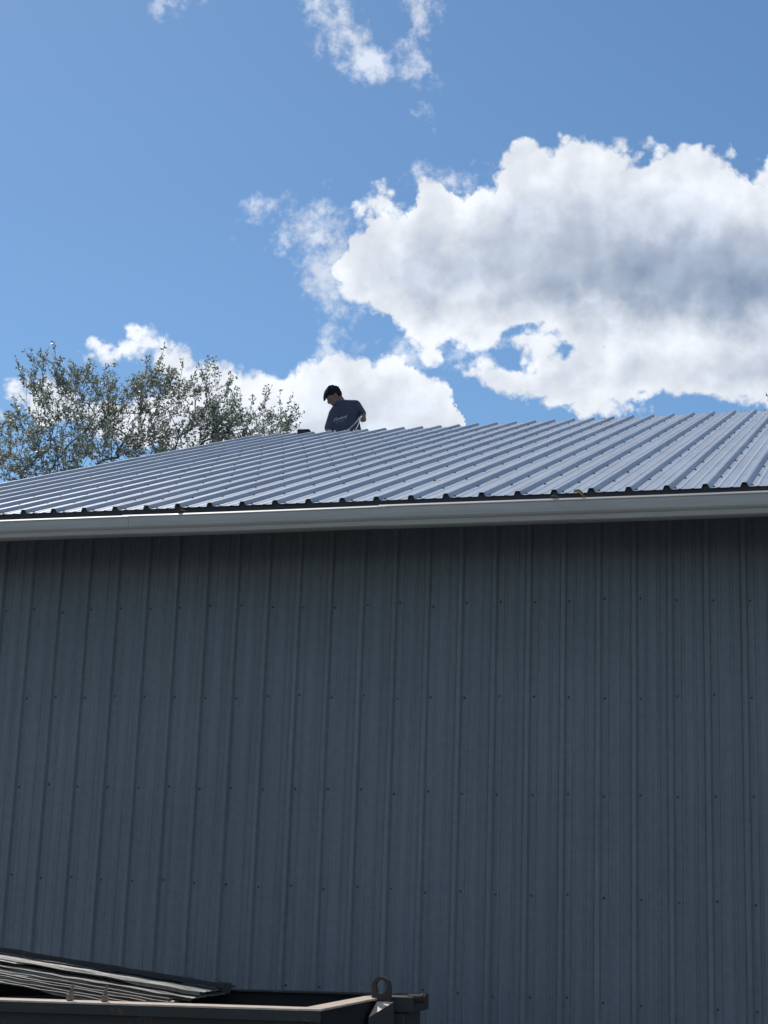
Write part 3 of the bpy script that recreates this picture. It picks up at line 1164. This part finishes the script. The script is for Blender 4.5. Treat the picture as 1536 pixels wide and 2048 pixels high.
# (right end x, front edge y, height at x = -4.26, yaw, extra tilt)
order = ["topmost", "second", "third", "fourth", "fifth", "sixth", "seventh", "eighth"]
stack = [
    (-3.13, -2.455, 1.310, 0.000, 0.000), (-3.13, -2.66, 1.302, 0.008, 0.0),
    (-3.14, -2.77, 1.278, -0.012, 0.000), (-3.22, -2.82, 1.267, 0.016, 0.001),
    (-3.20, -2.87, 1.258, 0.004, 0.000), (-3.30, -2.91, 1.249, -0.016, 0.003),
    (-3.28, -2.95, 1.241, 0.010, 0.000), (-3.40, -2.98, 1.232, 0.022, 0.004),
]
for i, (xe, yf_, dz, yaw, dt) in enumerate(stack):
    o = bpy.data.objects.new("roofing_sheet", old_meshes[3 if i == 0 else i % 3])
    COL.objects.link(o)
    # local y (length) points to -x, local x (width) points to +y
    rot = Matrix(((0, -1, 0), (1, 0, 0), (0, 0, 1))).to_4x4()
    o.matrix_world = (Matrix.Translation((xe, yf_, dz - TILT * (xe + 4.26))) @ Matrix.Rotation(TILT + dt, 4, 'Y') @
                      Matrix.Rotation(yaw, 4, 'Z') @ rot)
    where = "broad top showing" if i == 0 else ("nearest the rim" if i == 7 else "counted from the top")
    col_ = "shadow-coloured" if i == 0 else "pale"
    tag(o, f"{order[i]} {col_} old ribbed roofing sheet stacked on the dumpster, {where}", "roofing sheet", "old roofing sheets on the dumpster")

# angle trim lying along the back of the stack, its end with a hole
bm = bmesh.new()
rot = Matrix.Translation((-3.10, -2.40, 1.196)) @ Matrix.Rotation(TILT, 4, 'Y')
add_box(bm, (-1.8, 0.0, 0.0), (-0.03, 0.006, 0.028), rot, 0.001)
add_box(bm, (-1.8, -0.05, -0.006), (-0.03, 0.0, -0.0005), rot, 0.001)
for lo, hi in (((-0.0295, -0.004, -0.012), (0.018, 0.010, 0.010)), ((-0.0295, -0.004, 0.0105), (-0.010, 0.010, 0.026)),
               ((0.003, -0.004, 0.0105), (0.018, 0.010, 0.026)), ((-0.0295, -0.004, 0.0265), (0.018, 0.010, 0.036))):
    add_box(bm, lo, hi, rot, 0.0015)
tag(bm_obj("angle_trim", bm, M_BIN), "dark metal angle trim with a holed end lying behind the sheet stack", "trim")


def bag(c, r, seed, label):
    rr = random.Random(seed)
    bm = bmesh.new()
    bmesh.ops.create_icosphere(bm, subdivisions=4, radius=1.0)
    ph = [rr.uniform(0, 6.28) for _ in range(6)]
    for v in bm.verts:
        n = v.co.normalized()
        k = 1 + 0.05 * math.sin(7 * n.x + ph[0]) + 0.05 * math.sin(9 * n.y + 5 * n.z + ph[1]) + 0.03 * math.sin(17 * n.z + 11 * n.x + ph[2])
        q = [math.copysign(abs(a) ** 0.62, a) for a in n]
        v.co = Vector((q[0] * r[0], q[1] * r[1], q[2] * r[2])) * k
    o = bm_obj("rubbish_bag", bm, M_BAG, None, True)
    o.location = c
    tag(o, label, "rubbish bag", "black bags under the sheets")


bag((-4.05, -2.86, 0.66), (0.66, 0.44, 0.44), 4, "bulging black rubbish bag wedged under the raised end of the sheets")
bag((-3.35, -2.82, 0.62), (0.40, 0.40, 0.46), 6, "black rubbish bag under the low end of the sheets")

# ------------------------------------------------------------------ the worker
M_SKIN = material("skin", (0.20, 0.125, 0.095), 0.6, var=0.2, var_scale=12)
M_SHIRT = material("navy_shirt", (0.054, 0.068, 0.102), 0.9, var=0.3, var_scale=10, bump=0.004, bump_scale=9)
M_TROUS = material("dark_trousers", (0.035, 0.038, 0.045), 0.9, var=0.3, var_scale=10)
M_HAIR = material("black_hair", (0.020, 0.020, 0.026), 0.9, var=0.3, var_scale=40, bump=0.004, bump_scale=60, spec=0.1)
M_BOOT = material("boots", (0.05, 0.035, 0.025), 0.7)
M_PRINT = material("shirt_print", (0.42, 0.46, 0.52), 0.8)
M_ROPE = material("pale_rope", (0.50, 0.52, 0.50), 0.8)


def capsule(bm, a, b, ra, rb, seg=14):
    a, b = Vector(a), Vector(b)
    for p, r in ((a, ra), (b, rb)):
        bmesh.ops.create_uvsphere(bm, u_segments=seg, v_segments=10, radius=r, matrix=Matrix.Translation(p))
    if (b - a).length > 1e-4:
        add_cyl(bm, a, b, ra, rb, seg)


def ellipsoid(bm, c, r, rot=None, seg=18):
    m = Matrix.Translation(c) @ (rot.to_4x4() if rot else Matrix.Identity(4)) @ Matrix.Diagonal((*r, 1))
    bmesh.ops.create_uvsphere(bm, u_segments=seg, v_segments=12, radius=1.0, matrix=m)


def fuse(name, bm, voxel, mat, parent, smooth_it=4):
    """one continuous skin over overlapping solids"""
    me = bpy.data.meshes.new(name + "_raw")
    bm.to_mesh(me)
    bm.free()
    tmp = bpy.data.objects.new(name + "_raw", me)
    COL.objects.link(tmp)
    md = tmp.modifiers.new("r", 'REMESH')
    md.mode = 'VOXEL'
    md.voxel_size = voxel
    sm = tmp.modifiers.new("s", 'SMOOTH')
    sm.iterations = smooth_it
    sm.factor = 0.5
    dg = bpy.context.evaluated_depsgraph_get()
    dg.update()
    out = bpy.data.meshes.new_from_object(tmp.evaluated_get(dg))
    bpy.data.objects.remove(tmp)
    out.name = name
    out.materials.clear()
    out.materials.append(mat)
    out.polygons.foreach_set('use_smooth', [True] * len(out.polygons))
    o = bpy.data.objects.new(name, out)
    COL.objects.link(o)
    if parent:
        o.parent = parent
    return o


PY = RIDGE_Y + 0.62                      # kneels a little behind the ridge
PS = 157.0                               # photo pixels per metre there
pc = px_at_y(690, 862, PY)               # where the ridge cuts him off
back_z = RIDGE_Z - (PY - RIDGE_Y) * math.tan(SLOPE)


def pp(px, py, dy=0.0):
    """point of the worker in metres relative to his root; dy is towards the far side"""
    q = px_at_y(px, py, PY + dy)
    return Vector((q.x - ROOTP.x, q.y - ROOTP.y, q.z - ROOTP.z))


ROOTP = Vector((pc.x, PY, back_z + 0.02))
person = empty("person", ROOTP)
tag(person, "person in dark printed shirt kneeling behind the roof ridge, head bowed, holding rope", "person")
# joints from the pose
neck = pp(681, 806, 0.02)
chest = pp(688, 826, 0.02)
belly = pp(688, 858, 0.03)
pelvis = Vector((belly.x + 0.01, 0.06, belly.z - 0.22))
shL = pp(710.5, 812, 0.06)               # his left shoulder, on the right in the photo
shR = pp(668.5, 828, -0.05)
elbL = pp(724, 829, 0.20)
handL = pp(727.0, 837.5, -0.02)
elbR = pp(657.5, 858, -0.10)
handR = pp(655, 884, -0.24)
head_c = pp(667.5, 791, -0.02)
chin = pp(666, 811.5, -0.05)
# root sits on the back slope; shins lie on it
kneeL = Vector((pelvis.x + 0.06, pelvis.y - 0.26, 0.09))
kneeR = Vector((pelvis.x - 0.20, pelvis.y - 0.24, 0.09))
ankL = Vector((pelvis.x + 0.14, pelvis.y + 0.20, -0.01))
ankR = Vector((pelvis.x - 0.10, pelvis.y + 0.22, -0.02))
pelvis.z = max(pelvis.z, 0.20)

hd = Matrix.Rotation(-0.0, 3, 'Z')
face_dir = (pp(650, 802, -0.05) - head_c)
face_dir = Vector((face_dir.x, -0.06, face_dir.z)).normalized()      # towards the photo's left and down
up_h = Vector((0, 0, 1)) - face_dir * face_dir.z
up_h.normalize()
side_h = face_dir.cross(up_h).normalized()
HM = Matrix((face_dir, side_h, up_h)).transposed()                   # columns: forward, side, up


def hp(f, s, u):
    return head_c + face_dir * f + side_h * s + up_h * u


bm = bmesh.new()
ellipsoid(bm, head_c + up_h * 0.012, (0.094, 0.074, 0.098), HM)
ellipsoid(bm, hp(0.030, 0, -0.060), (0.062, 0.056, 0.074), HM)       # face and jaw
capsule(bm, hp(0.058, 0, -0.108), hp(0.046, 0, -0.10), 0.026, 0.03)  # chin
capsule(bm, hp(0.090, 0, -0.012), hp(0.107, 0, -0.052), 0.011, 0.017)  # nose
ellipsoid(bm, hp(0.085, 0, -0.080), (0.014, 0.026, 0.010), HM)       # mouth
capsule(bm, hp(0.085, -0.035, 0.008), hp(0.085, 0.035, 0.008), 0.014, 0.014)  # brow
for s in (-1, 1):
    ellipsoid(bm, hp(-0.005, 0.076 * s, -0.025), (0.020, 0.010, 0.033), HM)   # ears
    ellipsoid(bm, hp(0.078, 0.032 * s, -0.012), (0.012, 0.014, 0.010), HM)    # eyes
capsule(bm, hp(-0.030, 0, -0.06), neck, 0.062, 0.066)
capsule(bm, neck, chest, 0.07, 0.10)
capsule(bm, chest + Vector((0.02, 0.02, 0.02)), belly, 0.115, 0.125)
capsule(bm, belly, pelvis, 0.125, 0.135)
capsule(bm, neck + Vector((0, 0, -0.03)), shL, 0.06, 0.062)
capsule(bm, neck + Vector((0, 0, -0.03)), shR, 0.06, 0.062)
capsule(bm, shL, elbL, 0.056, 0.044)
capsule(bm, elbL, handL, 0.043, 0.029)
capsule(bm, shR, elbR, 0.056, 0.044)
capsule(bm, elbR, handR, 0.043, 0.029)
for kn, an, sx in ((kneeL, ankL, 0.07), (kneeR, ankR, -0.09)):
    hip = pelvis + Vector((sx, 0, 0))
    capsule(bm, hip, kn, 0.088, 0.060)
    capsule(bm, kn, an, 0.058, 0.040)
# hands: palm, four curled fingers and a thumb closing on the rope
for hnd, fro in ((handL, elbL), (handR, elbR)):
    d = (hnd - fro).normalized()
    sd = d.cross(Vector((0, 1, 0.2))).normalized()
    nn = sd.cross(d).normalized()
    palm = hnd + d * 0.045
    capsule(bm, hnd, palm, 0.030, 0.034)
    for k in range(4):
        b0 = palm + sd * (0.030 - 0.020 * k) + d * 0.022
        ln = (0.034, 0.038, 0.036, 0.028)[k]
        b1 = b0 + d * ln * 0.7 - nn * ln * 0.5
        b2 = b1 - nn * ln * 0.8 - d * ln * 0.3
        b3 = b2 - nn * ln * 0.1 - d * ln * 0.7
        capsule(bm, b0, b1, 0.0100, 0.0095, 8)
        capsule(bm, b1, b2, 0.0095, 0.0090, 8)
        capsule(bm, b2, b3, 0.0090, 0.0080, 8)
    t0 = palm + sd * 0.034 - d * 0.015
    t1 = t0 + sd * 0.014 + d * 0.025 - nn * 0.02
    t2 = t1 - sd * 0.018 + d * 0.018 - nn * 0.016
    capsule(bm, t0, t1, 0.0120, 0.0105, 8)
    capsule(bm, t1, t2, 0.0105, 0.0090, 8)
fuse("body", bm, 0.0075, M_SKIN, person, 3)

# shirt over torso and sleeves
bm = bmesh.new()
capsule(bm, neck + Vector((0.0, 0, -0.035)), chest, 0.085, 0.125)
capsule(bm, chest + Vector((0.02, 0.02, 0.02)), belly, 0.132, 0.146)
capsule(bm, belly, pelvis + Vector((0, 0, 0.05)), 0.146, 0.156)
capsule(bm, pp(701, 836, 0.05), pp(702, 866, 0.05), 0.105, 0.140)
capsule(bm, pp(676, 846, 0.0), pp(672, 868, 0.0), 0.105, 0.125)
capsule(bm, neck + Vector((0.03, 0, -0.03)), shL, 0.072, 0.078)
capsule(bm, neck + Vector((-0.01, 0, -0.04)), shR, 0.072, 0.074)
capsule(bm, shL, shL.lerp(elbL, 0.92), 0.077, 0.062)
capsule(bm, shR, shR.lerp(elbR, 0.92), 0.073, 0.062)
shirt = fuse("shirt", bm, 0.011, M_SHIRT, person, 4)
bm = bmesh.new()
capsule(bm, pelvis + Vector((-0.06, 0, 0.02)), pelvis + Vector((0.06, 0, 0.02)), 0.150, 0.150)
for kn, an, sx in ((kneeL, ankL, 0.07), (kneeR, ankR, -0.09)):
    hip = pelvis + Vector((sx, 0, 0))
    capsule(bm, hip, kn, 0.104, 0.076)
    capsule(bm, kn, kn.lerp(an, 0.92), 0.074, 0.055)
fuse("trousers", bm, 0.012, M_TROUS, person, 3)
for an in (ankL, ankR):
    bm = bmesh.new()
    capsule(bm, an, an + Vector((0.01, 0.15, -0.09)), 0.050, 0.038)
    capsule(bm, an + Vector((0, -0.04, 0.02)), an, 0.05, 0.05)
    fuse("boot", bm, 0.012, M_BOOT, person, 2)
# hair: cap with a fringe lock hanging off the bowed forehead
bm = bmesh.new()
ellipsoid(bm, hp(-0.010, 0, 0.036), (0.104, 0.083, 0.092), HM)
ellipsoid(bm, hp(-0.042, 0, 0.005), (0.070, 0.079, 0.080), HM)
ellipsoid(bm, hp(0.050, 0, 0.062), (0.058, 0.066, 0.040), HM)
for k in range(5):
    s = -0.05 + 0.025 * k
    a = hp(0.088, s, 0.058)
    b = hp(0.110, s * 1.05, 0.034 - 0.006 * (k % 2))
    c = Vector((b.x - 0.002, b.y, b.z - 0.034 - 0.010 * (k % 3)))
    capsule(bm, a, b, 0.020, 0.014, 8)
    capsule(bm, b, c, 0.013, 0.005, 8)
rr = random.Random(5)
for k in range(60):
    a1, a2 = rr.uniform(0, 6.28), rr.uniform(0.1, 1.3)
    n = face_dir * math.cos(a1) * math.sin(a2) * 0.098 + side_h * math.sin(a1) * math.sin(a2) * 0.08 + up_h * math.cos(a2) * 0.090
    a = hp(-0.010, 0, 0.036) + n
    capsule(bm, a, a + n.normalized() * 0.006 + Vector((rr.uniform(-.012, .012), rr.uniform(-.01, .01), rr.uniform(-.004, .004))), 0.012, 0.005, 6)
fuse("hair", bm, 0.006, M_HAIR, person, 1)

# pale lettering across the chest: strokes laid on the shirt (too small in the photo to read)
dg = bpy.context.evaluated_depsgraph_get()
dg.update()
bvh = None
from mathutils.bvhtree import BVHTree
bvh = BVHTree.FromPolygons([v.co[:] for v in shirt.data.vertices], [p.vertices[:] for p in shirt.data.polygons])


def on_shirt(px, py):
    q = px_at_y(px, py, PY - 1.0) - ROOTP
    d = (px_at_y(px, py, PY + 1.0) - px_at_y(px, py, PY - 1.0)).normalized()
    h = bvh.ray_cast(q, d)
    return (h[0] - d * 0.003) if h[0] is not None else None


strokes = [
    [(671.5, 836.5), (669, 838.5), (668, 842), (668.6, 844.3)], [(671.5, 836.5), (674.5, 835.6)],
    [(672.5, 837.6), (671.8, 842.4)], [(674.6, 836.6), (674.2, 841.3), (676, 840.5)], [(677.4, 836), (677, 840)],
    [(679, 835.2), (679.4, 839.2), (681, 838.2), (681.3, 834.6)], [(683, 833.8), (683, 837.9)], [(684.8, 833.2), (685.2, 837), (687, 836)],
    [(688, 832.6), (688.4, 836.2)], [(689.8, 832.6), (691, 835), (694, 830.4)], [(692, 835), (692.6, 837.6)],
    [(672, 846), (676, 844.6)], [(678, 843.8), (683, 842)], [(685, 841.2), (689, 839.6)],
]
bm = bmesh.new()
for k, st in enumerate(strokes):
    P = [on_shirt(*s) for s in st]
    P = [p for p in P if p is not None]
    for a, b in zip(P[:-1], P[1:]):
        add_cyl(bm, a, b, 0.0045 if k < 11 else 0.0028, seg=6)
bm_obj("shirt_lettering", bm, M_PRINT, person)

# rope from his hand down to the ridge, in two runs
hh = ROOTP + handL + (handL - elbL).normalized() * 0.05
ends = [px_at_y(692, 861, RIDGE_Y + 0.02), px_at_y(710.5, 861, RIDGE_Y + 0.02)]
paths = []
for e in ends:
    e = Vector((e.x, e.y, RIDGE_Z + 0.012))
    st = px_at_y(723, 832, PY - 0.16)
    P = []
    for k in range(9):
        t = k / 8
        q = st.lerp(e, t)
        q.z -= 0.012 * math.sin(math.pi * t)
        P.append(np.array(q))
    paths.append((P, [0.0055] * 9))
lp = px_at_y(723, 832, PY - 0.16)
loop = [np.array(lp), np.array(lp.lerp(hh, 0.5) + Vector((0, 0, 0.012))), np.array(hh)]
paths.append((loop, [0.0055] * 3))
V, Fc = tubes(paths, 8)
o = mesh_obj("rope", [v - np.array(hh) for v in V], Fc, M_ROPE, None, True)
o.location = hh
tag(o, "thin pale rope running from the worker's hand to the ridge", "rope")

scene.render.engine = 'CYCLES'
scene.cycles.use_adaptive_sampling = True
scene.cycles.adaptive_threshold = 0.02
scene.cycles.adaptive_min_samples = 10
scene.cycles.use_denoising = True
scene.cycles.max_bounces = 5
scene.cycles.diffuse_bounces = 3
scene.cycles.glossy_bounces = 2
scene.cycles.transmission_bounces = 2
